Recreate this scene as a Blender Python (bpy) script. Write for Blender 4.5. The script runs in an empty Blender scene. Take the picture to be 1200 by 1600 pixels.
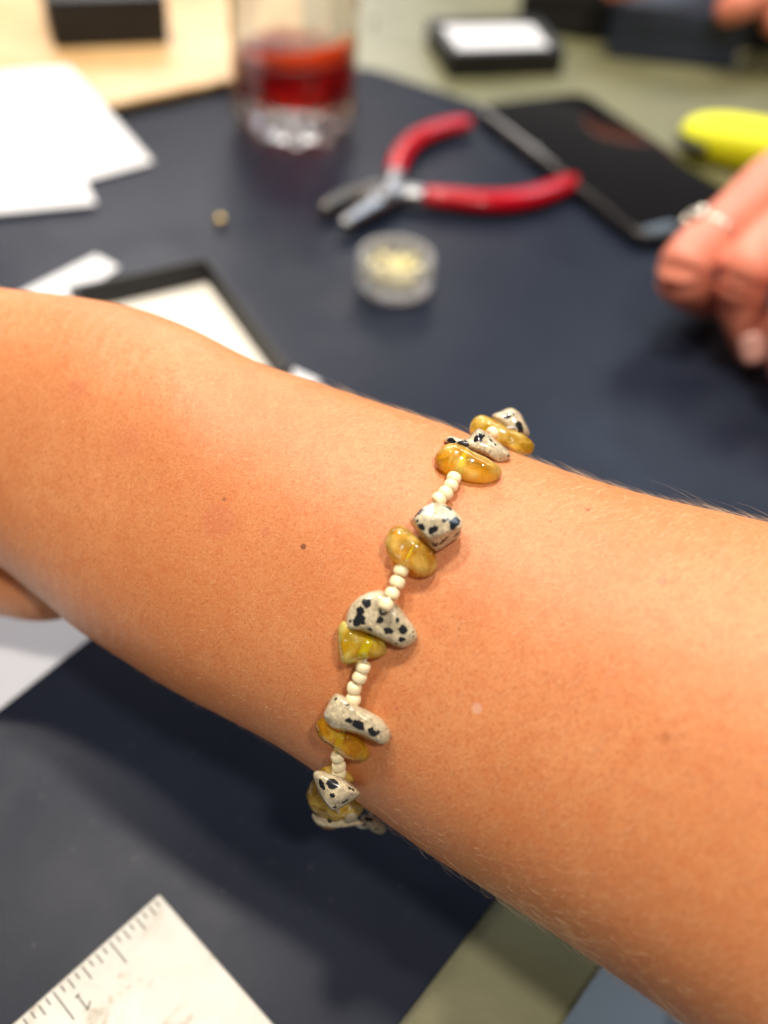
import bpy, bmesh, math, random
import numpy as np
from mathutils import Vector, Matrix, noise
from mathutils.bvhtree import BVHTree
random.seed(7)
rad = math.radians
S = 0.001                                     # everything below is written in millimetres
sc = bpy.context.scene
COL = sc.collection

# ------------------------------------------------------------------ camera
FPX, PITCH, ROLL, CAMH = 1400.0, rad(45), rad(6), 194.0     # focal length in px of a 1200x1600 frame
cF = Vector((0, math.cos(PITCH), -math.sin(PITCH)))
cU0 = Vector((0, math.sin(PITCH), math.cos(PITCH)))
cR = math.cos(ROLL) * Vector((1, 0, 0)) + math.sin(ROLL) * cU0
cU = -math.sin(ROLL) * Vector((1, 0, 0)) + math.cos(ROLL) * cU0
CAM = Vector((0, 0, CAMH))
cam = bpy.data.cameras.new('camera')
cam.sensor_fit = 'VERTICAL'; cam.sensor_height = 36; cam.sensor_width = 27
cam.lens = FPX / 1600 * 36
cam.clip_start = 0.01; cam.clip_end = 50
cam.dof.use_dof = True; cam.dof.focus_distance = 0.144; cam.dof.aperture_fstop = cam.lens / 4.4
co = bpy.data.objects.new('camera', cam); COL.objects.link(co)
m = Matrix((cR, cU, -cF)).transposed().to_4x4(); m.translation = CAM * S
co.matrix_world = m
sc.camera = co

# ------------------------------------------------------------------ world, lamps, exposure
w = bpy.data.worlds.new('World'); sc.world = w; w.use_nodes = True
bg = w.node_tree.nodes['Background']
bg.inputs['Color'].default_value = (0.93, 0.86, 0.80, 1); bg.inputs['Strength'].default_value = 0.16

def area(name, loc, target, sx, sy, power, color, shape='RECTANGLE'):
    l = bpy.data.lights.new(name, 'AREA'); l.shape = shape; l.size = sx; l.size_y = sy
    l.energy = power; l.color = color
    o = bpy.data.objects.new(name, l); COL.objects.link(o)
    o.location = loc
    o.rotation_euler = (Vector(target) - Vector(loc)).to_track_quat('-Z', 'Y').to_euler()
    return o
AIM = (0, 0.2, 0.05)
# ceiling downlights (warm) and a cool window beyond the right side of the table; two unseen fill lights added
area('ceiling_and_fill_lamp', (-0.12, 0.42, 1.75), AIM, .14, .14, 20, (1, .91, .79), 'DISK')
area('ceiling_and_fill_lamp', (-0.80, 0.50, 1.8), AIM, .14, .14, 19, (1, .91, .79), 'DISK')
area('ceiling_and_fill_lamp', (0.35, -0.55, 1.7), AIM, .14, .14, 18, (1, .91, .79), 'DISK')  # unseen fill added behind the camera to lift the near side
area('window_and_fill_light', (1.3, 2.2, 2.4), (0, .3, 0), 1.5, 1.1, 36, (.70, .85, 1))
area('window_and_fill_light', (-0.7, 2.9, 1.7), (0, .3, 0), 1.8, 1.0, 46, (1, .94, .90))  # added warm fill ahead at left, lifting the mat's sheen; no known window
sc.view_settings.view_transform = 'Standard'; sc.view_settings.look = 'None'
sc.view_settings.exposure = 0.10; sc.view_settings.gamma = 1
cy = sc.cycles
cy.max_bounces = 14; cy.transmission_bounces = 12; cy.diffuse_bounces = 4; cy.glossy_bounces = 6
cy.sample_clamp_indirect = 4.0; cy.use_denoising = True
try: cy.denoiser = 'OPENIMAGEDENOISE'
except Exception: pass

# ------------------------------------------------------------------ projection helpers (mm)
def ray(x, y): return cF + cR * ((x - 600) / FPX) - cU * ((y - 800) / FPX)
def px(x, y, h=0.0):
    d = ray(x, y); return CAM + d * ((CAMH - h) / -d.z)
AK = 1.2                                     # size of the arm and all that is on it
def pd(x, y, d): return CAM + ray(x, y) * (d * AK)

# ------------------------------------------------------------------ object helpers
def thing(name, label, cat, loc=(0, 0, 0), group=None):
    o = bpy.data.objects.new(name, None); COL.objects.link(o); o.empty_display_size = .01
    o.location = Vector(loc) * S; tag(o, label, cat, group); return o
def tag(o, label=None, cat=None, group=None, kind=None):
    if label: o['label'] = label
    if cat: o['category'] = cat
    if group: o['group'] = group
    if kind: o['kind'] = kind
    return o
def root_loc(p):
    v = Vector((0, 0, 0))
    while p is not None: v += p.location; p = p.parent
    return v
def mesh(name, verts, faces, mat, parent=None, loc=None, smooth=True):
    """verts in world mm; the object's origin goes to loc (mm) or to its parent's"""
    base = root_loc(parent)
    org = (Vector(loc) * S) if loc is not None else base.copy()
    me = bpy.data.meshes.new(name)
    me.from_pydata([tuple(Vector(v) * S - org) for v in verts], [], [tuple(f) for f in faces])
    me.update()
    if mat: me.materials.append(mat)
    if smooth: me.polygons.foreach_set('use_smooth', [True] * len(me.polygons))
    o = bpy.data.objects.new(name, me); COL.objects.link(o)
    o.location = org - base; o.parent = parent
    return o
def bake(o):
    """apply the modifiers into the mesh"""
    dg = bpy.context.evaluated_depsgraph_get(); dg.update()
    me = bpy.data.meshes.new_from_object(o.evaluated_get(dg))
    o.modifiers.clear(); old = o.data; o.data = me; me.name = o.name
    return o
def sharp(o, ang=35):
    o.data.set_sharp_from_angle(angle=rad(ang)); return o
def bevel(o, wmm, seg=3, ang=40):
    b = o.modifiers.new('bevel', 'BEVEL'); b.width = wmm * S; b.segments = seg; b.limit_method = 'ANGLE'; b.angle_limit = rad(ang)
    bake(o); o.data.polygons.foreach_set('use_smooth', [True] * len(o.data.polygons)); return sharp(o, 50)
def prism(name, pts, h0, h1, mat, parent=None, loc=None, bev=0, smooth=True):
    """pts: ground points (x,y) in mm; h0/h1 numbers or per-point lists"""
    n = len(pts); pts = [Vector((p[0], p[1])) for p in pts]
    a = sum(pts[i].x * pts[(i + 1) % n].y - pts[(i + 1) % n].x * pts[i].y for i in range(n))
    if a < 0:
        pts.reverse()
        if not isinstance(h0, (int, float)): h0 = list(h0)[::-1]
        if not isinstance(h1, (int, float)): h1 = list(h1)[::-1]
    H0 = [h0] * n if isinstance(h0, (int, float)) else h0
    H1 = [h1] * n if isinstance(h1, (int, float)) else h1
    v = [(p.x, p.y, H0[i]) for i, p in enumerate(pts)] + [(p.x, p.y, H1[i]) for i, p in enumerate(pts)]
    f = [list(range(n))[::-1], list(range(n, 2 * n))] + [[i, (i + 1) % n, n + (i + 1) % n, n + i] for i in range(n)]
    o = mesh(name, v, f, mat, parent, loc, smooth=False)
    if bev: bevel(o, bev)
    return o
def g2(x, y, h=0): p = px(x, y, h); return (p.x, p.y)
def rounded(pts, r, seg=6):
    out = []; n = len(pts)
    for i in range(n):
        p = Vector(pts[i][:2]); a = Vector(pts[i - 1][:2]) - p; b = Vector(pts[(i + 1) % n][:2]) - p
        rr = r[i] if isinstance(r, (list, tuple)) else r
        k = min(rr, a.length * .45, b.length * .45); A = p + a.normalized() * k; B = p + b.normalized() * k
        for s in range(seg + 1):
            t = s / seg; q = A * (1 - t) ** 2 + p * 2 * t * (1 - t) + B * t * t; out.append((q.x, q.y))
    return out
def quad_from(a, b, depth, away):
    """rectangle on edge a-b (ground points) going `depth` mm to the side of the point away"""
    a = Vector(a[:2]); b = Vector(b[:2]); e = (b - a).normalized(); nrm = Vector((-e.y, e.x))
    if nrm.dot(Vector(away[:2]) - a) < 0: nrm = -nrm
    return [tuple(a), tuple(b), tuple(b + nrm * depth), tuple(a + nrm * depth)]
def catmull(P, per=8, closed=False):
    P = [Vector(p) for p in P]; n = len(P); out = []
    rng = range(n) if closed else range(n - 1)
    for i in rng:
        p0 = P[(i - 1) % n] if closed or i > 0 else P[0] * 2 - P[1]
        p1 = P[i]; p2 = P[(i + 1) % n]
        p3 = P[(i + 2) % n] if closed or i + 2 < n else P[-1] * 2 - P[-2]
        for s in range(per):
            t = s / per
            out.append(0.5 * ((2 * p1) + (p2 - p0) * t + (2 * p0 - 5 * p1 + 4 * p2 - p3) * t * t + (3 * p1 - p0 - 3 * p2 + p3) * t ** 3))
    if not closed: out.append(P[-1])
    return out
def tube(P, R, n=16, up=Vector((0, 0, 1)), sx=1.0, sy=1.0, cap=True):
    """sweep along P with radii R (number or list); returns verts, faces"""
    P = [Vector(p) for p in P]; k = len(P); R = [R] * k if isinstance(R, (int, float)) else R
    v, f = [], []
    for i in range(k):
        t = (P[min(i + 1, k - 1)] - P[max(i - 1, 0)]).normalized()
        a = t.cross(up)
        if a.length < 1e-4: a = t.cross(Vector((1, 0, 0)))
        a.normalize(); b = a.cross(t)
        for j in range(n):
            th = 2 * math.pi * j / n
            v.append(P[i] + (a * math.cos(th) * sx + b * math.sin(th) * sy) * R[i])
    for i in range(k - 1):
        for j in range(n):
            f.append((i * n + j, i * n + (j + 1) % n, (i + 1) * n + (j + 1) % n, (i + 1) * n + j))
    if cap: f.append(tuple(range(n))[::-1]); f.append(tuple((k - 1) * n + j for j in range(n)))
    return v, f
def round_ends(R, k=5):
    return R
def lathe(prof, center, n=48, mod=None, closed=False):
    """prof: list of (r,z); center Vector mm"""
    v, f = [], []; m_ = len(prof)
    for i, (r, z) in enumerate(prof):
        for j in range(n):
            th = 2 * math.pi * j / n; rr, zz = (r, z) if mod is None else mod(r, z, th)
            v.append((center[0] + rr * math.cos(th), center[1] + rr * math.sin(th), center[2] + zz))
    for i in range(m_ - 1):
        for j in range(n):
            f.append((i * n + j, i * n + (j + 1) % n, (i + 1) * n + (j + 1) % n, (i + 1) * n + j))
    if closed:
        for j in range(n): f.append(((m_ - 1) * n + j, (m_ - 1) * n + (j + 1) % n, (j + 1) % n, j))
    else:
        f.append(tuple(range(n))[::-1]); f.append(tuple((m_ - 1) * n + j for j in range(n)))
    return v, f

# ------------------------------------------------------------------ materials
class NT:
    def __init__(s, name):
        s.mat = bpy.data.materials.new(name); s.mat.use_nodes = True; s.t = s.mat.node_tree
        s.p = s.t.nodes['Principled BSDF']; s.out = s.t.nodes['Material Output']
        s.tc = None
    def n(s, typ, **kw):
        x = s.t.nodes.new('ShaderNode' + typ)
        for k, v in kw.items(): setattr(x, k, v)
        return x
    def l(s, a, b): s.t.links.new(a, b)
    def obj(s):
        if s.tc is None: s.tc = s.n('TexCoord')
        return s.tc.outputs['Object']
    def noise(s, scale, detail=4, rough=.55, vec=None, dist=0):
        x = s.n('TexNoise'); x.inputs['Scale'].default_value = scale; x.inputs['Detail'].default_value = detail
        x.inputs['Roughness'].default_value = rough; x.inputs['Distortion'].default_value = dist
        s.l(vec or s.obj(), x.inputs['Vector']); return x
    def ramp(s, fac, stops):
        r = s.n('ValToRGB'); e = r.color_ramp.elements
        while len(e) < len(stops): e.new(.5)
        for i, (p, c) in enumerate(stops):
            e[i].position = p; e[i].color = (*c, 1) if len(c) == 3 else c
        s.l(fac, r.inputs['Fac']); return r
    def math(s, op, a, b=None, clamp=False):
        x = s.n('Math', operation=op, use_clamp=clamp)
        for i, q in enumerate((a, b)):
            if q is None: continue
            if isinstance(q, (int, float)): x.inputs[i].default_value = q
            else: s.l(q, x.inputs[i])
        return x.outputs[0]
    def mix(s, fac, a, b):
        x = s.n('Mix', data_type='RGBA')
        for i, q in ((0, fac), (6, a), (7, b)):
            if isinstance(q, (int, float)): x.inputs[i].default_value = q
            elif isinstance(q, tuple): x.inputs[i].default_value = (*q, 1)
            else: s.l(q, x.inputs[i])
        return x.outputs[2]
    def bump(s, h, strength=.3, dist=.0002, nrm=None):
        b = s.n('Bump'); b.inputs['Strength'].default_value = strength; b.inputs['Distance'].default_value = dist
        s.l(h, b.inputs['Height'])
        if nrm is not None: s.l(nrm, b.inputs['Normal'])
        s.l(b.outputs[0], s.p.inputs['Normal']); return b.outputs[0]
    def set(s, **kw):
        for k, v in kw.items():
            i = s.p.inputs[k.replace('_', ' ')]
            if hasattr(v, 'is_linked') or hasattr(v, 'links'): s.l(v, i)
            else: i.default_value = (*v, 1) if isinstance(v, tuple) and len(v) == 3 and i.type == 'RGBA' else v
        return s
def simple(name, c, rough=.5, var=.12, scale=60, bumpd=0, metal=0, coat=0, bscale=None):
    t = NT(name); nz = t.noise(scale, 5, .6)
    lo = tuple(x * (1 - var) for x in c); hi = tuple(min(1, x * (1 + var)) for x in c)
    t.set(Base_Color=t.ramp(nz.outputs[0], [(.3, lo), (.7, hi)]).outputs[0], Roughness=rough, Metallic=metal, Coat_Weight=coat)
    if bumpd: t.bump(t.noise(bscale or scale * 8, 3).outputs[0], .5, bumpd)
    return t.mat

def m_skin(name, c0, c1, fine=True):
    t = NT(name)
    big = t.noise(38, 3, .5).outputs[0]
    mid = t.noise(330, 4, .65).outputs[0]
    col = t.ramp(big, [(.35, c0), (.65, c1)]).outputs[0]
    red = tuple(x * y for x, y in zip(c0, (.98, .74, .68)))
    col = t.mix(t.ramp(mid, [(.44, (0, 0, 0)), (.74, (.6, .6, .6))]).outputs[0], col, red)
    if fine:
        pore = t.noise(1900, 2, .6).outputs[0]
        col = t.mix(t.ramp(pore, [(.47, (0, 0, 0)), (.71, (.75, .75, .75))]).outputs[0], col, tuple(x * y for x, y in zip(c0, (.86, .68, .58))))
        pale = t.noise(1700, 2, .6).outputs[0]
        col = t.mix(t.ramp(pale, [(.56, (0, 0, 0)), (.73, (.55, .55, .55))]).outputs[0], col, tuple(min(1, x * y) for x, y in zip(c1, (1.1, 1.22, 1.3))))
    t.set(Base_Color=col, Roughness=.44, Subsurface_Weight=.35, Subsurface_Scale=.004, Specular_IOR_Level=.4)
    t.p.inputs['Subsurface Radius'].default_value = (1, .35, .18)
    mp = t.n('Mapping'); mp.inputs['Rotation'].default_value = (.5, .3, .4); mp.inputs['Scale'].default_value = (1, 1.7, 1); t.l(t.obj(), mp.inputs['Vector'])
    vo = t.n('TexVoronoi', feature='DISTANCE_TO_EDGE'); vo.inputs['Scale'].default_value = 1900; t.l(mp.outputs[0], vo.inputs['Vector'])
    h = t.math('MULTIPLY', t.math('MINIMUM', vo.outputs['Distance'], .22), 1.6)
    h = t.math('ADD', h, t.math('MULTIPLY', t.noise(3200, 3, .65).outputs[0], 1.1))
    h = t.math('ADD', h, t.math('MULTIPLY', t.noise(500, 3, .6).outputs[0], 1.5))
    if fine:
        wv = t.n('TexWave', wave_type='BANDS'); wv.inputs['Scale'].default_value = 95; wv.inputs['Distortion'].default_value = 7; wv.inputs['Detail'].default_value = 3; wv.inputs['Detail Scale'].default_value = 1.6
        mq = t.n('Mapping'); mq.inputs['Rotation'].default_value = (0, 0, .35); t.l(t.obj(), mq.inputs['Vector']); t.l(mq.outputs[0], wv.inputs['Vector'])
        sx = t.n('SeparateXYZ'); t.l(t.obj(), sx.inputs[0])
        near = t.ramp(t.math('ADD', t.math('MULTIPLY', sx.outputs[0], -12), -.12), [(.15, (0, 0, 0)), (.5, (1, 1, 1))]).outputs[0]
        h = t.math('ADD', h, t.math('MULTIPLY', t.math('MULTIPLY', wv.outputs['Fac'], near), 1.3))
    t.bump(h, .42 if fine else .3, .00011)
    return t

M = {}
M['olive'] = (lambda t: (t.set(Base_Color=t.ramp(t.noise(16, 6, .62, dist=.6).outputs[0], [(.28, (.12, .115, .055)), (.5, (.17, .165, .085)), (.75, (.23, .22, .125))]).outputs[0], Roughness=.38), t.bump(t.noise(700, 4).outputs[0], .3, .0002), t.mat)[-1])(NT('olive_stone'))
def mk_mat():
    t = NT('navy_mat')
    c = t.ramp(t.noise(25, 5).outputs[0], [(.3, (.0095, .0128, .0240)), (.7, (.0135, .0172, .0300))]).outputs[0]
    fl = t.ramp(t.noise(1600, 2, .7).outputs[0], [(.60, (0, 0, 0)), (.8, (1, 1, 1))]).outputs[0]
    c = t.mix(t.math('MULTIPLY', fl, .12), c, (.09, .09, .10))
    c = t.mix(t.ramp(t.noise(420, 2, .5).outputs[0], [(.70, (0, 0, 0)), (.745, (.5, .5, .5))]).outputs[0], c, (.06, .06, .062))
    t.set(Base_Color=c, Roughness=.4, Specular_IOR_Level=.12)
    r = t.ramp(t.noise(40, 4).outputs[0], [(.3, (.34,) * 3), (.7, (.44,) * 3)]).outputs[0]; t.set(Roughness=r)
    t.bump(t.noise(1300, 4, .7).outputs[0], .25, .00015)
    return t.mat
M['mat'] = mk_mat()
M['edge'] = simple('mat_edge', (.20, .18, .12), .7)
M['paper'] = simple('paper', (.72, .72, .735), .7, .02, 30, .00003)
M['card'] = simple('card', (.80, .76, .68), .75, .03, 30, .00003)
M['black'] = simple('black_card', (.008, .008, .009), .55, .2, 90, .00005)
M['navyboard'] = simple('navy_card', (.020, .029, .055), .5, .15, 90, .00005)
M['blackplastic'] = simple('black_plastic', (.012, .012, .014), .3)
M['glassblack'] = NT('screen_glass').set(Base_Color=(.004, .004, .005), Roughness=.03, Specular_IOR_Level=.3).mat
M['bezel'] = simple('phone_frame', (.10, .09, .08), .25, .1, 50, 0, .9)
def mk_wood():
    t = NT('pale_wood'); mp = t.n('Mapping'); mp.inputs['Scale'].default_value = (1, 9, 3); mp.inputs['Rotation'].default_value = (0, 0, rad(-14)); t.l(t.obj(), mp.inputs['Vector'])
    g = t.noise(14, 6, .6, mp.outputs[0], .4).outputs[0]
    t.set(Base_Color=t.ramp(g, [(.28, (.50, .27, .095)), (.5, (.66, .42, .19)), (.72, (.76, .54, .29))]).outputs[0], Roughness=.42)
    t.bump(g, .15, .0003); return t.mat
M['wood'] = mk_wood()
M['woodshade'] = simple('wood_shade', (.09, .05, .025), .55)
def mk_glass(name, c=(1, 1, 1), rough=0.0, ior=1.5, thin=.2):
    t = NT(name).set(Base_Color=c, Transmission_Weight=1.0, Roughness=rough, IOR=ior)
    tr = t.n('BsdfTransparent'); tr.inputs['Color'].default_value = (*c, 1); m_ = t.n('MixShader'); m_.inputs[0].default_value = thin
    t.l(t.p.outputs[0], m_.inputs[1]); t.l(tr.outputs[0], m_.inputs[2]); t.l(m_.outputs[0], t.out.inputs['Surface']); return t.mat
M['jarglass'] = mk_glass('jar_glass', (1, 1, 1), .04)
M['jarglass'].node_tree.nodes['Principled BSDF'].inputs['Transmission Weight'].default_value = .72
M['glass'] = mk_glass('clear_glass', (.97, .985, .98))
def mk_drink():
    t = NT('red_drink'); t.set(Base_Color=(.96, .30, .12), Transmission_Weight=1.0, Roughness=0.0, IOR=1.34)
    tr = t.n('BsdfTransparent'); tr.inputs['Color'].default_value = (1, .75, .6, 1); m_ = t.n('MixShader'); m_.inputs[0].default_value = .35
    t.l(t.p.outputs[0], m_.inputs[1]); t.l(tr.outputs[0], m_.inputs[2]); t.l(m_.outputs[0], t.out.inputs['Surface'])
    va = t.n('VolumeAbsorption'); va.inputs['Color'].default_value = (.88, .14, .04, 1); va.inputs['Density'].default_value = 170
    t.l(va.outputs[0], t.out.inputs['Volume']); return t.mat
M['drink'] = mk_drink()
def mk_glow_band():
    t = NT('orange_glow_band'); t.set(Base_Color=(1, .17, .0), Roughness=.4)  # saturated orange in place of light glowing through the drink
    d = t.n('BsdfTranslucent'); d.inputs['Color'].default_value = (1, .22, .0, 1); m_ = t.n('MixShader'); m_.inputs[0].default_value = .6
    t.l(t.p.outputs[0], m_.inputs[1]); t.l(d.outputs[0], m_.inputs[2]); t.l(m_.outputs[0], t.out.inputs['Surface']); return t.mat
M['glowband'] = mk_glow_band()
M['red'] = simple('red_vinyl', (.44, .001, .010), .25, .1, 60, .00003, 0, .22)
M['red'].node_tree.nodes['Principled BSDF'].inputs['Specular IOR Level'].default_value = .2
M['steel'] = simple('steel', (.30, .30, .31), .36, .12, 90, .00004, 1)
M['ringmetal'] = simple('ring_metal', (.62, .56, .48), .25, .2, 400, 0, 1)
M['darksteel'] = simple('dark_steel', (.13, .12, .11), .35, .2, 90, 0, .9)
M['gold'] = simple('gold', (.92, .66, .25), .22, .1, 90, 0, 1)
M['goldbead'] = simple('pale_gold_bead', (.86, .76, .42), .3, .2, 200, 0, .1, .4)
M['neon'] = simple('neon_plastic', (.76, .77, .0), .6, .03, 40, 0, 0, 0)
M['slot'] = simple('dark_slot', (.02, .02, .01), .6)
M['floor'] = (lambda t: (t.set(Base_Color=t.ramp(t.noise(5, 3).outputs[0], [(.3, (.16, .21, .28)), (.7, (.22, .28, .36))]).outputs[0], Roughness=.4), t.mat)[-1])(NT('floor_boards'))
M['floorgap'] = simple('floor_gap', (.04, .05, .07), .7)
def mk_ruler():
    t = NT('worn_steel')
    st = t.noise(90, 6, .7, dist=1.0).outputs[0]; sp = t.noise(420, 3, .6).outputs[0]
    c = t.ramp(st, [(.30, (.26, .22, .16)), (.42, (.43, .42, .385)), (.7, (.48, .475, .45))]).outputs[0]
    c = t.mix(t.ramp(sp, [(.68, (0, 0, 0)), (.80, (.6, .6, .6))]).outputs[0], c, (.34, .25, .13))
    t.set(Base_Color=c, Metallic=.35, Roughness=.5, Specular_IOR_Level=.5)
    t.bump(t.math('ADD', sp, st), .2, .0001); return t.mat
M['ruler'] = mk_ruler()
M['tick'] = simple('engraved_ink', (.02, .016, .01), .7)
M['seed'] = (lambda t: (t.set(Base_Color=t.ramp(t.noise(500, 3).outputs[0], [(.3, (.84, .71, .43)), (.7, (.92, .80, .54))]).outputs[0], Roughness=.28, Subsurface_Weight=.15, Subsurface_Scale=.001), t.mat)[-1])(NT('ivory_glass_bead'))
M['hole'] = simple('bead_hole', (.05, .045, .04), .7)
M['cord'] = NT('elastic_cord').set(Base_Color=(.85, .82, .74), Roughness=.25, Transmission_Weight=.45).mat
M['hollow'] = NT('frosted_hole').set(Base_Color=(.90, .86, .55), Roughness=.5, Transmission_Weight=.35).mat
M['hair'] = NT('fair_hair').set(Base_Color=(.86, .66, .44), Roughness=.38).mat
M['nail'] = NT('nail').set(Base_Color=(.68, .36, .30), Roughness=.22, Coat_Weight=.3).mat

def m_jasper(name, spots, warm=1.0):
    t = NT(name)
    a = t.noise(520, 5, .7).outputs[0]; b = t.noise(1700, 3, .8).outputs[0]
    base = t.ramp(a, [(.30, (.36, .295, .19)), (.5, (.52, .435, .29)), (.70, (.66, .57, .41))]).outputs[0]
    base = t.mix(t.ramp(b, [(.47, (0, 0, 0)), (.66, (.62, .62, .62))]).outputs[0], base, (.17, .14, .10))
    base = t.mix(t.ramp(t.noise(1900, 2, .7).outputs[0], [(.56, (0, 0, 0)), (.68, (.8, .8, .8))]).outputs[0], base, (.86, .70, .40))
    if spots:
        wz = t.n('TexNoise'); wz.inputs['Scale'].default_value = 1500; wz.inputs['Detail'].default_value = 3; t.l(t.obj(), wz.inputs['Vector'])
        sub = t.n('VectorMath', operation='SUBTRACT'); t.l(wz.outputs['Color'], sub.inputs[0]); sub.inputs[1].default_value = (.5, .5, .5)
        scl = t.n('VectorMath', operation='SCALE'); t.l(sub.outputs[0], scl.inputs[0]); scl.inputs['Scale'].default_value = .00085
        add = t.n('VectorMath', operation='ADD'); t.l(t.obj(), add.inputs[0]); t.l(scl.outputs[0], add.inputs[1])
        cur = None
        for c, r in spots:
            d = t.n('VectorMath', operation='DISTANCE'); t.l(add.outputs[0], d.inputs[0]); d.inputs[1].default_value = tuple(c)
            q = t.math('DIVIDE', d.outputs['Value'], r)
            cur = q if cur is None else t.math('MINIMUM', cur, q)
        fac = t.ramp(t.math('MULTIPLY', cur, .5), [(.46, (1, 1, 1)), (.53, (0, 0, 0))]).outputs[0]
        base = t.mix(fac, base, (.010, .011, .014))
    t.set(Base_Color=base, Roughness=.2, Specular_IOR_Level=.5, Coat_Weight=.35, Coat_Roughness=.06)
    t.bump(t.noise(1400, 3).outputs[0], .12, .00008)
    return t.mat
def m_citrine(name, c, vivid, cloud, cc, base, clear=.85):
    """yellow crystal: clear coloured glass, milky veils inside"""
    t = NT(name)
    t.set(Base_Color=tuple(x ** .6 for x in c), Transmission_Weight=1.0, Roughness=.02, IOR=1.5, Coat_Weight=.6, Coat_Roughness=.02)
    t.bump(t.noise(380, 3, .6).outputs[0], .6, .0007)
    d = t.n('BsdfTranslucent'); d2 = t.n('BsdfDiffuse')
    v = t.noise(260, 4, .6, dist=.4).outputs[0]
    col = t.ramp(v, [(.40, vivid), (.62, cc)]).outputs[0]
    fk = t.ramp(t.noise(1050, 2, .5, dist=.8).outputs[0], [(.66, (0, 0, 0)), (.72, (1, 1, 1))]).outputs[0]; col = t.mix(fk, col, (1, .95, .70))  # pale flecks painted as glints off inner fractures
    t.l(col, d.inputs['Color']); t.l(col, d2.inputs['Color'])
    ms = t.n('MixShader'); ms.inputs[0].default_value = .72; t.l(d.outputs[0], ms.inputs[1]); t.l(d2.outputs[0], ms.inputs[2])
    f = t.ramp(v, [(.44, (base,) * 3), (.64, (base + cloud * (1 - base),) * 3)]).outputs[0]; f = t.math('MAXIMUM', f, t.math('MULTIPLY', fk, .75))
    gl = t.n('BsdfGlossy'); gl.inputs['Roughness'].default_value = .05
    tr = t.n('BsdfTransparent'); tr.inputs['Color'].default_value = (*[x ** .5 for x in c], 1)
    cl = t.n('MixShader'); cl.inputs[0].default_value = clear; t.l(t.p.outputs[0], cl.inputs[1]); t.l(tr.outputs[0], cl.inputs[2])
    mx = t.n('MixShader'); t.l(f, mx.inputs[0]); t.l(cl.outputs[0], mx.inputs[1]); t.l(ms.outputs[0], mx.inputs[2])
    fr = t.n('Fresnel'); fr.inputs['IOR'].default_value = 1.5; mg = t.n('MixShader'); t.l(t.math('MULTIPLY', fr.outputs[0], 1.0), mg.inputs[0]); t.l(mx.outputs[0], mg.inputs[1]); t.l(gl.outputs[0], mg.inputs[2])
    t.l(mg.outputs[0], t.out.inputs['Surface'])
    va = t.n('VolumeAbsorption'); va.inputs['Color'].default_value = (*c, 1); va.inputs['Density'].default_value = 18
    t.l(va.outputs[0], t.out.inputs['Volume'])
    return t.mat

# ------------------------------------------------------------------ the setting
def ground_line(a, b, s0, s1):
    A, B = Vector(g2(*a)), Vector(g2(*b)); d = (B - A).normalized(); return A + d * s0, A + d * s1
e0, e1 = ground_line((880, 1600), (945, 1505), -900, 1500)
top = [tuple(e0), tuple(e1), (e1.x - 200, 2200), (-1500, 2200), (-1500, e0.y)]
tag(prism('tabletop', top, -30, 0, M['olive'], bev=1.5), kind='structure')
fl = tag(prism('floor', [(-4000, -4000), (4000, -4000), (4000, 5000), (-4000, 5000)], -740, -720, M['floor']), kind='structure')
for k in range(-3, 9):
    prism('board_gap', [(-400 + k * 150, -2500), (-392 + k * 150, -2500), (900 + k * 150, 2500), (892 + k * 150, 2500)], -719.9, -718, M['floorgap'], fl)

# navy work mat
V0 = Vector(g2(560, 105)); vl = Vector(g2(180, 190)) - V0; vr = Vector(g2(740, 165)) - V0
n0 = Vector(g2(780, 1400)); nd = (Vector(g2(625, 1600)) - n0).normalized()
far_r = V0 + vr.normalized() * 300 + Vector((25, -420)) * .9
near_r = n0 - nd * 230
matp = [tuple(V0), tuple(V0 + vl.normalized() * 420), (-430, -40), tuple(n0 + nd * 160), tuple(near_r), (330, 250), tuple(V0 + vr.normalized() * 290)]
mat = prism('work_mat', rounded(matp, [18, 5, 5, 5, 5, 40, 30]), .2, 1.9, M['mat'], loc=(-40, 300, 0), bev=.3)
tag(mat, 'large dark navy leathery work mat covering the olive tabletop', 'mat')

# ------------------------------------------------------------------ things on the table
# wooden board
bp = [g2(480, 96, 8), g2(150, 167, 8), g2(-420, 290, 8), g2(-520, 60, 8), g2(-240, -210, 8), g2(452, -110, 8)]
c = px(250, 60)
wb = thing('wooden_board', 'pale wooden board under the black box at the top left corner', 'board', c)
prism('board_top', rounded(bp, [8, 3, 3, 3, 3, 8]), 4.5, 8, M['wood'], wb, bev=1)
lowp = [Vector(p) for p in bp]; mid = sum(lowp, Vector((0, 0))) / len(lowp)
prism('board_shadow_base', [tuple(p + (mid - p).normalized() * 9) for p in lowp], .2, 4.5, M['woodshade'], wb)  # inset base coloured dark to make the shadow line under the board
# black box on the board
def box_on(name, label, a, b, h0, h1, depth, matn, lid=True, group=None):
    A, B = g2(*a, h0), g2(*b, h0); q = quad_from(A, B, depth, (A[0], A[1] + 500))
    cx = sum(p[0] for p in q) / 4; cyy = sum(p[1] for p in q) / 4
    t = thing(name, label, 'box', (cx, cyy, h0), group)
    if lid:
        hs = h0 + (h1 - h0) * .45
        ins = [(cx + (p[0] - cx) * .985, cyy + (p[1] - cyy) * .985) for p in q]
        prism('box_base', ins, h0, hs, M[matn], t, bev=.4)
        prism('box_lid', q, hs + .05, h1, M[matn], t, bev=.6)
    return t
box_on('jewelry_box', 'small closed black box standing on the pale wooden board', (84, 77), (266, 69), 8.2, 33, 55, 'black')
box_on('jewelry_box', 'navy box held by the blurred hand at the top right corner', (948, 90), (1146, 112), .2, 32, 60, 'navyboard')
box_on('jewelry_box', 'black box just left of the navy box at the far edge', (806, 48), (940, 66), .2, 34, 50, 'black')
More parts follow.
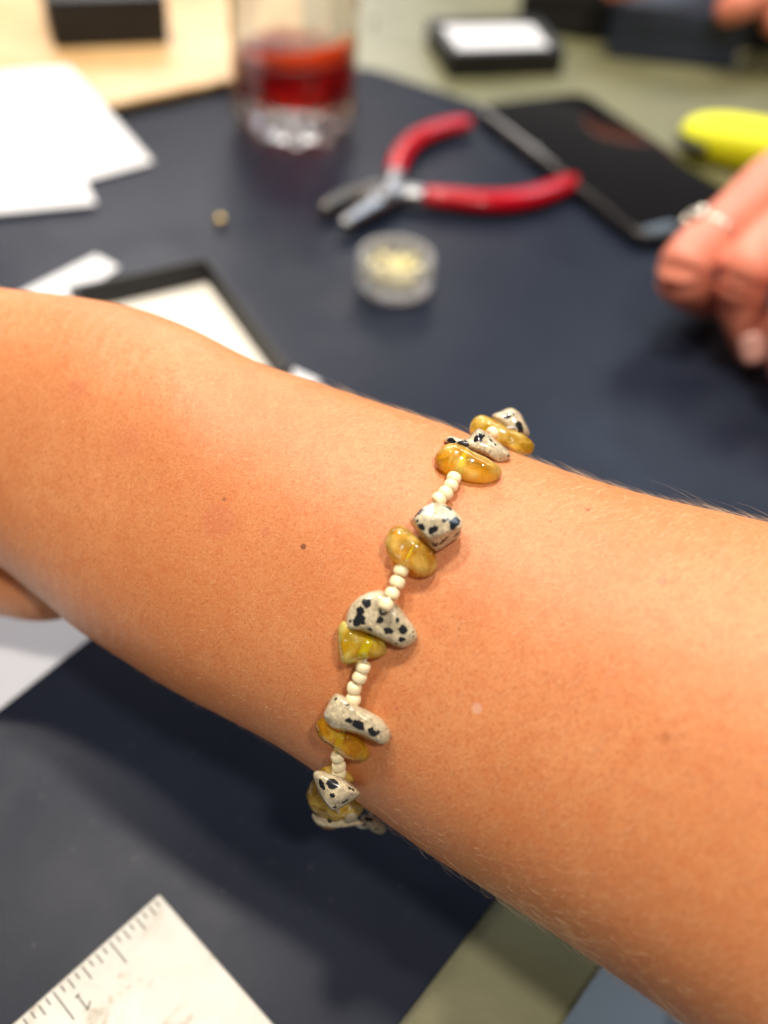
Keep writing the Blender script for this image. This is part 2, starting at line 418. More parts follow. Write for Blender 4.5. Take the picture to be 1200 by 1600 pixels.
box_on('jewelry_box', 'black box cut by the right edge of the picture behind the neon case', (1150, 78), (1330, 90), .2, 26, 60, 'black')

# open trays with white cards
def tray(name, label, q, h0, h1, rim, card_h, matn='black'):
    cx = sum(p[0] for p in q) / len(q); cyy = sum(p[1] for p in q) / len(q)
    t = thing(name, label, 'tray', (cx, cyy, h0))
    V = [Vector(p) for p in q]; n = len(V); ins = []
    for i in range(n):
        a = (V[i - 1] - V[i]).normalized(); b = (V[(i + 1) % n] - V[i]).normalized(); ins.append(V[i] + (a + b) * rim)
    v = []; 
    for P, hh in ((V, h0), (V, h1), (ins, h1), (ins, h0 + 1)):
        v += [(p.x, p.y, hh) for p in P]
    f = []
    for k in range(3):
        for i in range(n): f.append((k * n + i, k * n + (i + 1) % n, (k + 1) * n + (i + 1) % n, (k + 1) * n + i))
    f.append(tuple(range(3 * n, 4 * n))); f.append(tuple(range(n))[::-1])
    o = mesh('tray_body', v, f, M[matn], t, smooth=False)
    bm = bmesh.new(); bm.from_mesh(o.data); bmesh.ops.recalc_face_normals(bm, faces=bm.faces); bm.to_mesh(o.data); bm.free()
    bevel(o, .35, 2)
    ins2 = [tuple(p + ((V[i - 1] - V[i]).normalized() + (V[(i + 1) % n] - V[i]).normalized()) * .3) for i, p in enumerate(ins)]
    prism('white_card', ins2, h0 + 1.1, card_h, M['card'] if name == 'shallow_tray' else M['paper'], t)
    return t
F_ = Vector(g2(325, 399, 14)); Lc = Vector(g2(105, 447, 14)); Rc = Vector(g2(453, 566, 14))
er = (Rc - F_).normalized(); 
q = [tuple(F_), tuple(Lc), tuple(Lc + er * 78), tuple(F_ + er * 78)]
tray('shallow_tray', 'shallow black tray lined with a white card, half hidden behind the forearm', q, 2.6, 14, 2.2, 4.0)
q = [g2(706, 82, 15), g2(884, 77, 15), g2(842, 26, 15), g2(668, 28, 15)]
tray('card_tray', 'small black tray with a bright white card on the far side of the table', q, .3, 15, 6.0, 12.5)

# white papers
def sheet(label, c4, nx=10, ny=10, th=.35, name='paper_sheet', group=None, mat_='paper'):
    P = [Vector(p) for p in c4]; cen = sum(P, Vector((0, 0, 0))) / 4; v = []
    for k in (th, 0):
        for i in range(nx + 1):
            for j in range(ny + 1):
                u, w_ = i / nx, j / ny
                p = P[0] * (1 - u) * (1 - w_) + P[1] * u * (1 - w_) + P[2] * u * w_ + P[3] * (1 - u) * w_
                v.append(p + Vector((0, 0, k)))
    N = (nx + 1) * (ny + 1); f = []; idx = lambda k, i, j: k * N + i * (ny + 1) + j
    for i in range(nx):
        for j in range(ny):
            f.append((idx(0, i, j), idx(0, i + 1, j), idx(0, i + 1, j + 1), idx(0, i, j + 1)))
            f.append((idx(1, i, j), idx(1, i, j + 1), idx(1, i + 1, j + 1), idx(1, i + 1, j)))
    for i in range(nx):
        f.append((idx(0, i, 0), idx(1, i, 0), idx(1, i + 1, 0), idx(0, i + 1, 0))); f.append((idx(0, i, ny), idx(0, i + 1, ny), idx(1, i + 1, ny), idx(1, i, ny)))
    for j in range(ny):
        f.append((idx(0, 0, j), idx(0, 0, j + 1), idx(1, 0, j + 1), idx(1, 0, j))); f.append((idx(0, nx, j), idx(1, nx, j), idx(1, nx, j + 1), idx(0, nx, j + 1)))
    o = mesh(name, v, f, M[mat_], None, cen, smooth=False)
    return tag(o, label, 'paper', group)
sheet('larger white paper sheet reaching from the wooden board onto the mat at left',
      [px(108, 104, 11.5), px(239, 254, 3), px(-90, 343, 3), px(-210, 130, 11.5)])
sheet('smaller white paper sheet lying over the larger sheet at the left edge',
      [px(96, 205, 10.2), px(150, 319, 3.8), px(-150, 348, 3.8), px(-190, 215, 11)])
sheet('white paper strip sticking out from under the left corner of the black tray',
      [px(150, 399, 2.0), px(186, 418, 2.0), px(60, 505, 2.0), px(20, 464, 2.0)], 2, 2, .3)
sheet('white paper scrap showing beside the right edge of the black tray above the forearm',
      [px(455, 575, 2.0), px(500, 596, 2.0), px(470, 640, 2.0), px(420, 610, 2.0)], 2, 2, .3)
b0 = Vector(g2(0, 1109, 2)); b1 = Vector(g2(139, 999, 2)); bd = (b1 - b0).normalized()
q = quad_from(tuple(b0 - bd * 120), tuple(b1 + bd * 6), 62, (-300, 300))
sheet('white paper sheet under the forearm at the lower left edge of the picture', [(*p, 2.0) for p in q], 4, 4, .3)

# ------------------------------------------------------------------ tumbler with drink
gc = px(459, 205); GR = 31.0
gt = thing('tumbler', 'short clear tumbler with a scalloped base, half full of red drink', 'glass', (gc.x, gc.y, 2))
def scallop(r, z, th):
    if z < 20.5 and r > 24:
        k = max(0, 1 - abs(z - 9) / 12); a = abs(math.cos(4.5 * th))
        return r * (1 - .2 * k * (1 - a)) , z + (2.0 * (1 - a) if z < 3 else 0)
    return r, z
prof = [(20, 0), (25, .4), (28, 3), (31, 7), (32.4, 11), (32, 16), (31.2, 20), (31, 25), (31, 50), (31, 86), (30.4, 88), (29.6, 87.5), (29, 85), (28.6, 50), (28.4, 26), (27, 19.5), (20, 16.6), (8, 16)]
v, f = lathe(prof, (gc.x, gc.y, 2), 72, scallop)
sharp(mesh('glass_body', v, f, M['glass'], gt), 50)
lp = [(8, 15.8), (20, 16.4), (27.2, 19.3), (28.6, 26), (28.7, 37), (27.5, 36.4), (10, 36)]
v, f = lathe(lp, (gc.x, gc.y, 2), 64); sharp(mesh('red_drink', v, f, M['drink'], gt), 50)
# added strip: orange colour standing in for light refracted along the near wall
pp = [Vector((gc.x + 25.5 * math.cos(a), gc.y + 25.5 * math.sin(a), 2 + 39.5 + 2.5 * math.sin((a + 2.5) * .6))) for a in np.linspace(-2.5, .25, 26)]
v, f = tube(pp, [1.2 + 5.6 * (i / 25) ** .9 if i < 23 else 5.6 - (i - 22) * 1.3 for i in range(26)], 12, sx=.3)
mesh('orange_glow_band', v, f, M['glowband'], gt)

# ------------------------------------------------------------------ small glass jar with gold beads
jc = px(615, 455)
jt = thing('bead_jar', 'tiny clear glass jar holding pale gold beads on the mat', 'jar', (jc.x, jc.y, 2))
fac = lambda r, z, th: (r * (1 - .06 * (1 - abs(math.cos(8 * th)))) if r > 14 else r, z)
v, f = lathe([(12, 0), (14.6, .6), (15.4, 2), (15.4, 13.5), (14.9, 15), (14, 15.2), (13, 14.5), (11.9, 5.5), (10.5, 4.2), (5, 4)], (jc.x, jc.y, 2), 64, fac)
sharp(mesh('jar_body', v, f, M['jarglass'], jt), 30)
def sphere(c, r, n=10, m_=7, squash=1.0):
    v, f = [], []
    for i in range(m_ + 1):
        ph = math.pi * i / m_
        for j in range(n):
            th = 2 * math.pi * j / n
            v.append((c[0] + r * math.sin(ph) * math.cos(th), c[1] + r * math.sin(ph) * math.sin(th), c[2] + r * squash * math.cos(ph)))
    for i in range(m_):
        for j in range(n): f.append((i * n + j, (i + 1) * n + j, (i + 1) * n + (j + 1) % n, i * n + (j + 1) % n))
    return v, f
proto = None
for k in range(120):
    a = random.random() * 6.283; r = 10.2 * math.sqrt(random.random()); z = 6.8 + random.random() * 5.6
    P = Vector((jc.x + r * math.cos(a), jc.y + r * math.sin(a), z))
    if proto is None:
        v, f = sphere(P, 1.35); proto = mesh('gold_bead', v, f, M['goldbead'], jt, P)
    else:
        o = proto.copy(); COL.objects.link(o); o.location = P * S - jt.location
# loose beads on mat and table
for (x, y, r, mt, lab) in ((344, 345, 2.3, 'gold', 'loose gold bead lying on the mat below the tumbler'),
                           (585, 27, 3.0, 'glass', 'clear round bead on the olive tabletop right of the tumbler'),
                           (655, 31, 2.6, 'glass', 'clear round bead on the olive tabletop left of the card tray')):
    P = px(x, y, 2 + r); P.z = (2 if y > 100 else 0) + r
    v, f = sphere(P, r, 20, 12); o = mesh('loose_bead', v, f, M[mt], None, P)
    tag(o, lab, 'bead')

# ------------------------------------------------------------------ pliers
pc = px(610, 300, 6)
pt = thing('pliers', 'small cutting pliers with red handles lying open on the mat', 'pliers', (pc.x, pc.y, 2))
def path(pts, h=7.5, per=8):
    P = catmull([px(x, y, (hh[0] if hh else h)) for x, y, *hh in pts], per); return P
def capR(n, r, e=.35, tip=None):
    out = []
    for i in range(n):
        t = i / (n - 1); k = 1.0
        for d in (t, 1 - t):
            if d < .09: k *= math.sqrt(max(.02, 1 - (1 - d / .09) ** 2))
        out.append((r(t) if callable(r) else r) * k)
    return out
P = path([(617, 276), (624, 248), (648, 219), (688, 201), (738, 190)]); v, f = tube(P, capR(len(P), lambda t: 4.6 + .8 * math.sin(t * 3)), 20, sy=.8)
mesh('handle_grip', v, f, M['red'], pt)
P = path([(655, 305), (700, 310), (770, 315), (835, 307), (905, 279)]); v, f = tube(P, capR(len(P), lambda t: 5.0 + .9 * math.sin(t * 3)), 20, sy=.8)
mesh('handle_grip', v, f, M['red'], pt)
P = path([(575, 322), (600, 303), (614, 290), (619, 268)]); v, f = tube(P, capR(len(P), 5.2), 16, sy=.7); mesh('shank', v, f, M['steel'], pt)
P = path([(580, 318), (605, 308), (630, 303), (668, 306)]); v, f = tube(P, capR(len(P), 5.2), 16, sy=.75); mesh('shank', v, f, M['steel'], pt)
P = path([(606, 296), (570, 303), (535, 310), (500, 328)]); v, f = tube(P, capR(len(P), lambda t: 6.2 * (1 - .45 * t)), 16, sy=.8); mesh('jaw', v, f, M['darksteel'], pt)
P = path([(612, 306), (585, 322), (560, 336), (533, 352)]); v, f = tube(P, capR(len(P), lambda t: 6.2 * (1 - .5 * t)), 16, sy=.8); mesh('jaw', v, f, M['steel'], pt)
rv = px(600, 301, 12); v, f = lathe([(3.6, -3), (3.8, .3), (3.2, .9), (1.5, 1.1)], rv, 20); mesh('rivet', v, f, M['steel'], pt)

# ------------------------------------------------------------------ phone
a = Vector(g2(738, 163, 9)); b = Vector(g2(1004, 372, 9)); ax = (b - a).normalized(); side = Vector((-ax.y, ax.x))
if side.x < 0: side = -side
PL, PW = (b - a).length, (b - a).length * .475
pq = [a, b, b + side * PW, a + side * PW]; pm = sum(pq, Vector((0, 0))) / 4
ph = thing('phone', 'black phone lying face up across the edge of the mat', 'phone', (pm.x, pm.y, 2))
prism('phone_case', rounded([tuple(p) for p in pq], 11), 2, 9, M['blackplastic'], ph, bev=1.6)
inn = lambda k: [tuple(p + ((pm - p).normalized()) * k) for p in pq]
prism('phone_frame', rounded(inn(2.2), 10), 8, 9.5, M['bezel'], ph, bev=.4)
prism('screen', rounded(inn(4.2), 9), 9, 9.8, M['glassblack'], ph, bev=.2)
for s0, s1 in ((.22, .30), (.36, .43)):
    p0 = a + ax * PL * s0; p1 = a + ax * PL * s1
    prism('side_button', [tuple(p0 - side * .9), tuple(p1 - side * .9), tuple(p1 + side * 1), tuple(p0 + side * 1)], 4.6, 6.6, M['bezel'], ph, bev=.3)

# ------------------------------------------------------------------ neon case
n0_, n1_ = px(1080, 211, 10), px(1285, 246, 10)
nt = thing('plastic_case', 'bright neon yellow rounded plastic case with a dark slot beside the phone', 'case', ((n0_.x + n1_.x) / 2, (n0_.y + n1_.y) / 2, 0))
v, f = [], []
d = (n1_ - n0_); d.z = 0; L_ = d.length; d.normalize(); sd = Vector((-d.y, d.x, 0)); mc = (n0_ + n1_) / 2
for i in range(25):
    ph_ = math.pi * i / 24
    for j in range(64):
        th = 2 * math.pi * j / 64
        sgn = lambda x, e: math.copysign(abs(x) ** e, x)
        X = (L_ / 2 + 6) * sgn(math.cos(th), .75) * math.sin(ph_) ** .55; Y = 18 * sgn(math.sin(th), .75) * math.sin(ph_) ** .55; Z = 11 + 11 * sgn(math.cos(ph_), .9)
        v.append((mc.x + d.x * X + sd.x * Y, mc.y + d.y * X + sd.y * Y, Z))
for i in range(24):
    for j in range(64): f.append((i * 64 + j, (i + 1) * 64 + j, (i + 1) * 64 + (j + 1) % 64, i * 64 + (j + 1) % 64))
mesh('case_shell', v, f, M['neon'], nt)
sl = [Vector((mc.x, mc.y, 0)) + d * ((L_ / 2 + 6.4) * math.cos(th)) + sd * (18.4 * math.sin(th)) + Vector((0, 0, 10)) for th in np.linspace(rad(182), rad(236), 14)]
sl = [Vector((mc.x, mc.y, 0)) + d * ((L_ / 2 + 6.2) * math.copysign(abs(math.cos(th)) ** .75, math.cos(th))) + sd * (18.2 * math.copysign(abs(math.sin(th)) ** .75, math.sin(th))) + Vector((0, 0, 9.5)) for th in np.linspace(rad(190), rad(238), 16)]
v, f = tube(sl, capR(16, 3.2), 10); mesh('slot', v, f, M['slot'], nt)

# ------------------------------------------------------------------ steel ruler
rc, r1, r2 = Vector(g2(249, 1396, 4)), Vector(g2(19, 1600, 4)), Vector(g2(427, 1600, 4))
u1 = (r1 - rc).normalized(); u2 = (r2 - rc).normalized()
u2 = (u2 + Vector((-u1.y, u1.x)) * (1 if Vector((-u1.y, u1.x)).dot(u2) > 0 else -1)).normalized()   # square the corner half way
rt = thing('steel_ruler', 'worn steel ruler end with engraved inch marks on the mat', 'ruler', (rc.x, rc.y, 2))
prism('blade', rounded([tuple(rc), tuple(rc + u1 * 152), tuple(rc + u1 * 152 + u2 * 50), tuple(rc + u2 * 50)], .6, 3), 2, 4.2, M['ruler'], rt, bev=.45)
pv = Vector((-u1.y, u1.x)); pv = pv if pv.dot(u2) > 0 else -pv
for k in range(1, 60):
    ln = 6.9 if k % 16 == 0 else 5.6 if k % 8 == 0 else 3.2 if k % 4 == 0 else 2.4 if k % 2 == 0 else 1.6
    o0 = rc + u1 * (k * 25.4 / 16) + pv * .75
    hw = u1 * .14
    prism('tick_mark', [tuple(o0 - hw), tuple(o0 + hw), tuple(o0 + hw + pv * ln), tuple(o0 - hw + pv * ln)], 4.12, 4.23, M['tick'], rt)
nv, nf = [], []
for a_, b_ in (((120.5, 1555.5), (136.5, 1576.5)), ((136.8, 1577.3), (141, 1565)), ((118.5, 1558), (123.5, 1553.5))):
    A_, B_ = Vector(g2(*a_, 4.2)), Vector(g2(*b_, 4.2)); e_ = (B_ - A_).normalized() * .14; p_ = Vector((-e_.y, e_.x))
    o_ = len(nv)
    for h_ in (4.1, 4.235 + .004 * (o_ // 8)):
        nv += [(*(A_ - p_ - e_), h_), (*(B_ - p_ + e_), h_), (*(B_ + p_ + e_), h_), (*(A_ + p_ - e_), h_)]
    nf += [tuple(o_ + q_ for q_ in f_) for f_ in ((3, 2, 1, 0), (4, 5, 6, 7), (0, 1, 5, 4), (1, 2, 6, 5), (2, 3, 7, 6), (3, 0, 4, 7))]
mesh('numeral', nv, nf, M['tick'], rt, smooth=False)

# ------------------------------------------------------------------ forearm
def remesh(o, vox, smooth_it=6):
    r = o.modifiers.new('remesh', 'REMESH'); r.mode = 'VOXEL'; r.voxel_size = vox * S
    s = o.modifiers.new('smooth', 'SMOOTH'); s.factor = .5; s.iterations = smooth_it
    bake(o); o.data.polygons.foreach_set('use_smooth', [True] * len(o.data.polygons)); return o
ST = [((-420, 420), (-470, 700), 158, .66), ((-300, 425), (-340, 740), 157, .68), ((-120, 436), (-150, 815), 155, .70), ((30, 449), (-18, 880), 152, .72), ((130, 461), (62, 940), 149, .72),
      ((215, 477), (115, 985), 147, .72), ((300, 508), (190, 1034), 144, .72), ((400, 558), (270, 1082), 141, .72), ((500, 592), (350, 1122), 138.5, .73),
      ((600, 625), (430, 1164), 136.5, .74), ((700, 658), (508, 1215), 134.5, .75), ((800, 698), (590, 1273), 132.5, .76), ((900, 733), (675, 1333), 130, .77),
      ((1020, 768), (780, 1397), 127, .78), ((1200, 808), (940, 1500), 122, .80), ((1380, 850), (1080, 1597), 117, .80), ((1600, 900), (1270, 1735), 112, .80), ((1850, 960), (1480, 1900), 107, .80)]
CU_, CL_, CD_ = [], [], []
U_ = catmull([Vector((*s[0], 0)) for s in ST], 5); L_s = catmull([Vector((*s[1], 0)) for s in ST], 5); D_ = catmull([Vector((s[2], s[3], 0)) for s in ST], 5)
vv, ff = [], []; NA = 72
AXIS = []
for u_, l_, d_ in zip(U_, L_s, D_):
    U3, L3 = pd(u_.x, u_.y, d_.x), pd(l_.x, l_.y, d_.x)
    C3 = (U3 + L3) / 2; W = (U3 - L3) / 2; tc = (CAM - C3); tc -= W * (tc.dot(W) / W.dot(W)); tc.normalize()
    r_ = W.length; W = W * .972; AXIS.append((C3, W.copy(), tc.copy(), d_.y * r_))
    for j in range(NA):
        th = 2 * math.pi * j / NA; e = .93
        cx_, sx_ = math.cos(th), math.sin(th)
        vv.append(C3 + W * math.copysign(abs(cx_) ** e, cx_) + tc * (d_.y * r_ * math.copysign(abs(sx_) ** e, sx_)))
K = len(AXIS)
for i in range(K - 1):
    for j in range(NA): ff.append((i * NA + j, i * NA + (j + 1) % NA, (i + 1) * NA + (j + 1) % NA, (i + 1) * NA + j))
ff.append(tuple(range(NA))[::-1]); ff.append(tuple((K - 1) * NA + j for j in range(NA)))
lob = catmull([pd(-330, 850, 168), pd(-150, 890, 168), pd(0, 897, 166), pd(70, 905, 163), pd(150, 880, 158)], 8)
v2, f2 = tube(lob, capR(len(lob), lambda t: 9.2), 24)
o_ = len(vv); vv += v2; ff += [tuple(i + o_ for i in x) for x in f2]
skin = m_skin('arm_skin', (.605, .228, .083), (.675, .276, .112))
arm_loc = pd(600, 930, 135)
arm = mesh('person', vv, ff, skin.mat, None, arm_loc)
bm = bmesh.new(); bm.from_mesh(arm.data); bmesh.ops.recalc_face_normals(bm, faces=bm.faces); bm.to_mesh(arm.data); bm.free()
remesh(arm, .85, 8)
tag(arm, 'bare tanned forearm crossing the picture, wearing the beaded bracelet', 'person')
bmx = bmesh.new(); bmx.from_mesh(arm.data); bmesh.ops.triangulate(bmx, faces=bmx.faces); BV = BVHTree.FromBMesh(bmx)
def hit(x, y):
    """depth along the camera axis and normal of the arm's surface under a pixel (None off the arm)"""
    d = ray(x, y); o = (CAM - arm_loc) * S; loc, nrm, i, dist = BV.ray_cast(o, d.normalized())
    if loc is None: return None, None
    P = loc / S + arm_loc; return (P - CAM).dot(cF) / AK, nrm
# skin marks: moles and freckles laid into the skin colour
def add_marks(t, marks):
    src = t.p.inputs['Base Color'].links[0].from_socket
    for (x, y, r, c, k) in marks:
        d_, _ = hit(x, y)
        if d_ is None: continue
        P = (pd(x, y, d_) - arm_loc) * S
        dn = t.n('VectorMath', operation='DISTANCE'); t.l(t.obj(), dn.inputs[0]); dn.inputs[1].default_value = tuple(P)
        q_ = t.math('DIVIDE', dn.outputs['Value'], r * S * 2)
        fac_ = t.ramp(q_, [(.28, (k,) * 3), (.5, (0, 0, 0))]).outputs[0]
        src = t.mix(fac_, src, c)
    t.l(src, t.p.inputs['Base Color'])
brn = (.20, .065, .022); rdd = (.55, .14, .085)
add_marks(skin, [(474, 854, .62, brn, .9), (919, 796, .5, (.26, .08, .04), .7), (350, 780, .45, brn, .55), (415, 832, 1.1, rdd, .35), (340, 815, 3.6, rdd, .3), (620, 1107, .4, rdd, .9),
                 (627, 763, .4, rdd, .6), (1035, 908, .8, rdd, .55), (860, 815, .35, brn, .5), (1040, 1152, .9, (.42, .13, .04), .5), (745, 1107, 1.0, (.72, .45, .36), .5), (200, 690, 3.5, rdd, .2),
                 (880, 976, .3, brn, .45), (717, 983, .3, brn, .45), (900, 1112, .4, (.42, .13, .04), .4), (1100, 1010, .3, brn, .3), (120, 610, 2.5, rdd, .25)])

# fine hairs
def hairs():
    rng = random.Random(3); me_ = arm.data; pts = []
    co_ = np.empty(len(me_.polygons) * 3); me_.polygons.foreach_get('center', co_); co_ = co_.reshape(-1, 3) / S + np.array(arm_loc)
    nn = np.empty(len(me_.polygons) * 3); me_.polygons.foreach_get('normal', nn); nn = nn.reshape(-1, 3)
    rel = co_ - np.array(CAM); dep = rel @ np.array(cF); X = 600 + FPX * (rel @ np.array(cR)) / dep; Y = 800 - FPX * (rel @ np.array(cU)) / dep
    vd = -rel / np.linalg.norm(rel, axis=1)[:, None]; fc_ = (nn * vd).sum(1)
    ok = (fc_ > -.25) & (X > -30) & (X < 1260) & (Y > 380) & (Y < 1660)
    ids = np.where(ok)[0]; v, f = [], []
    for k in range(12000):
        i = int(ids[rng.randrange(len(ids))]); n_ = Vector(nn[i]); p = Vector(co_[i]) + Vector((rng.uniform(-.4, .4), rng.uniform(-.4, .4), 0))
        p = Vector(co_[i]) + n_.cross(Vector((rng.random() - .5, rng.random() - .5, rng.random() - .5))) * .8
        x = X[i]; dens = .18 + .82 * min(1, max(0, (x - 250) / 600))
        if rng.random() > dens or (fc_[i] < .3 and rng.random() < .45): continue
        dr = cR * (.62 + rng.gauss(0, .22)) + cU * (.62 + rng.gauss(0, .25)); edge = fc_[i] < .35
        if edge and Y[i] < 900: dr = -cR * .75 + cU * .25 + cR * rng.gauss(0, .35)
        dr -= n_ * dr.dot(n_)
        if dr.length < .05: continue
        dr.normalize(); ln = rng.uniform(1.0, 2.9) * (.6 + .5 * dens) * (1.8 if edge else 1); ln *= 2.2 if rng.random() < .035 and x > 550 else 1; lift = rng.uniform(.10, .35) * (1.5 if edge else 1)
        wd = rng.uniform(.010, .022) * (.75 if edge else 1); P = [p - n_ * .1]
        for s in (1, 2, 3):
            t = s / 3; P.append(p + dr * ln * t + n_ * (lift * ln * (t - .55 * t * t)))
        sidev = dr.cross(n_).normalized(); b0_ = len(v)
        for s, q_ in enumerate(P):
            ww = wd * (1 - s / 3.3)
            v += [q_ + sidev * ww, q_ - sidev * ww * .6 + n_ * ww, q_ - sidev * ww * .6 - n_ * ww]
        for s in range(3):
            for j in range(3):
                f.append((b0_ + s * 3 + j, b0_ + s * 3 + (j + 1) % 3, b0_ + s * 3 + 3 + (j + 1) % 3, b0_ + s * 3 + 3 + j))
    o = mesh('arm_hair', v, f, M['hair'], arm); o['kind'] = 'stuff'; return o
hairs()

# ------------------------------------------------------------------ bracelet
br_loc = pd(600, 950, 117)
br = thing('beaded_bracelet', 'beaded bracelet of yellow crystal chips, spotted stone chips and ivory seed beads on the wrist', 'bracelet', br_loc)
def Z1(x, y): return (450 + x / 2.667, 600 + y / 2.667)
def Z4(x, y): return (640 + x / 5.4545, 620 + y / 5.4545)
def Z5(x, y): return (560 + x / 6, 730 + y / 6)
def Z2(x, y): return (440 + x / 4, 880 + y / 4)
def Z3(x, y): return (440 + x / 4, 1060 + y / 4)
def surf(x, y, default=133.0):
    d_, n_ = hit(x, y); return default if d_ is None else d_
class Chip:
    """a tumbled stone: closed outline (px), real thickness T (mm) front and back, at camera depth d"""
    def __init__(s, outline, T, d, tilt=(0, 0), box=.55, lump=.25, seed=0, N=84, MR=15, pt=1.0):
        O = catmull([Vector((x, y, 0)) for x, y in outline], 8, True); Lt = [0]
        for i in range(len(O)): Lt.append(Lt[-1] + (O[(i + 1) % len(O)] - O[i]).length)
        R_ = []; j = 0
        for k in range(N):
            tt = Lt[-1] * k / N
            while Lt[j + 1] < tt: j += 1
            a_ = (tt - Lt[j]) / max(1e-6, Lt[j + 1] - Lt[j]); R_.append(O[j].lerp(O[(j + 1) % len(O)], a_))
        c_ = sum(R_, Vector((0, 0, 0))) / N; s.c = c_; s.d = d; s.tilt = tilt; s.T = T; s.O = R_; s.box = box; s.N = N; s.seed = seed; s.lump = lump
        s.pxmm = FPX / d; v, f = [], []
        for k in range(1, 2 * MR):
            u = math.pi * k / (2 * MR)                       # pi/2 = silhouette
            rr = math.sin(u); zz = math.cos(u); e = s.box
            rr2 = math.copysign(abs(rr) ** e, rr)
            for q_ in R_:
                p2 = c_ + (q_ - c_) * rr2; v.append(s.at(p2.x, p2.y, zz))
        M_ = 2 * MR - 1
        for k in range(M_ - 1):
            for i in range(N): f.append((k * N + i, k * N + (i + 1) % N, (k + 1) * N + (i + 1) % N, (k + 1) * N + i))
        a0 = len(v); v.append(s.at(c_.x, c_.y, 1)); a1 = len(v); v.append(s.at(c_.x, c_.y, -1))
        for i in range(N):
            f.append((a0, (i + 1) % N, i)); f.append((a1, (M_ - 1) * N + i, (M_ - 1) * N + (i + 1) % N))
        s.v = [Vector(x) for x in v]; s.f = f
        for i, x in enumerate(s.v):
            nv = noise.noise_vector((x - br_loc) * .35 + Vector((seed * 7.1, 0, 0))); s.v[i] = x + nv * lump
    def at(s, x, y, zz):
        dd = s.d + s.tilt[0] * (x - s.c.x) / s.pxmm + s.tilt[1] * (y - s.c.y) / s.pxmm
        return pd(x, y, dd - zz * s.T)
    def front(s, x, y):
        """point of the front surface under px (x,y)"""
        best = None; r_ = ray(x, y).normalized(); bd_ = 1e9
        for p in s.v:
            q_ = p - CAM; al = q_.dot(r_); off = (q_ - r_ * al).length; k = off * 1.0 + max(0, al - 0) * .02
            if off < .5 and al < bd_: bd_ = al; best = p
        return best if best is not None else pd(x, y, s.d - s.T * .6)
    def build(s, name, mat):
        o = mesh(name, s.v, s.f, mat, br)
        bm_ = bmesh.new(); bm_.from_mesh(o.data); bmesh.ops.recalc_face_normals(bm_, faces=bm_.faces); bm_.to_mesh(o.data); bm_.free(); return o
def jasper(outline, spots, T, d, Zf, label, seed, **kw):
    ch = Chip([Zf(*p) for p in outline], T, d, seed=seed, **kw); sc_ = Zf(1, 0)[0] - Zf(0, 0)[0]
    sp = []
    for (x, y, r) in spots:
        q_ = Zf(x, y); P = ch.front(*q_); sp.append(((P - br_loc) * S, r * sc_ / ch.pxmm * AK * S * 1.02))
    o = ch.build('spotted_stone_chip', m_jasper('spotted_stone', sp, kw.get('warm', 1.0) if False else 1.0)); o['label'] = label; return ch
def citrine(outline, T, d, Zf, mat, label, seed, **kw):
    ch = Chip([Zf(*p) for p in outline], T, d, seed=seed, **kw); o = ch.build('yellow_crystal_chip', mat); o['label'] = label; return ch

CIT_Y = m_citrine('citrine_yellow', (1, .94, .02), (1, .68, .003), .45, (1, .85, .22), .29)
CIT_C = m_citrine('citrine_cloudy', (1, .88, .01), (1, .52, .002), .58, (1, .74, .20), .29)
CIT_O = m_citrine('citrine_orange', (1, .80, .006), (1, .45, .0), .40, (1, .66, .06), .24)
CIT_P = m_citrine('citrine_pale', (.95, .92, .78), (.95, .90, .7), .4, (.88, .86, .76), .3)

# top of the wrist
s1 = 131.0
jasper([(700, 165), (790, 110), (870, 90), (930, 130), (975, 190), (1015, 280), (1010, 335), (930, 350), (800, 260)], [(835, 148, 26), (850, 135, 22), (950, 225, 34), (965, 262, 32), (905, 130, 11), (985, 300, 14)], 2.4, 134.5, Z4,
       'blurred spotted chip at the far top of the bracelet', 1)
AMB = [(510, 300), (530, 215), (600, 158), (690, 178), (800, 235), (900, 280), (1000, 335), (1062, 410), (1050, 478), (980, 497), (890, 480), (820, 430), (700, 400), (570, 345)]
citrine(AMB, 2.2, 131.0, Z4, CIT_C, 'amber chip with a clear middle behind the top spotted chip', 2)
jasper([(295, 385), (312, 342), (370, 336), (480, 352), (545, 298), (585, 272), (650, 305), (730, 372), (800, 420), (862, 492), (835, 532), (770, 562), (690, 525), (590, 480), (490, 440), (390, 410)],
       [(335, 362, 34), (355, 370, 28), (455, 385, 30), (480, 410, 34), (500, 425, 22), (590, 330, 30), (620, 335, 32), (560, 345, 18), (620, 388, 16), (650, 312, 16), (700, 350, 16), (745, 385, 14), (860, 495, 14)], 2.2, surf(*Z4(600, 430), 128) - 1.6, Z4,
       'spotted chip with a black ridge at the top of the wrist', 3)
citrine([(213, 560), (228, 480), (290, 412), (380, 393), (480, 428), (600, 488), (700, 545), (770, 590), (792, 650), (762, 712), (680, 742), (560, 740), (440, 705), (330, 670), (250, 620)], 2.3, surf(*Z4(500, 570), 125) - 1.7, Z4, CIT_C,
        'large cloudy amber oval chip above the upper run of seed beads', 4)
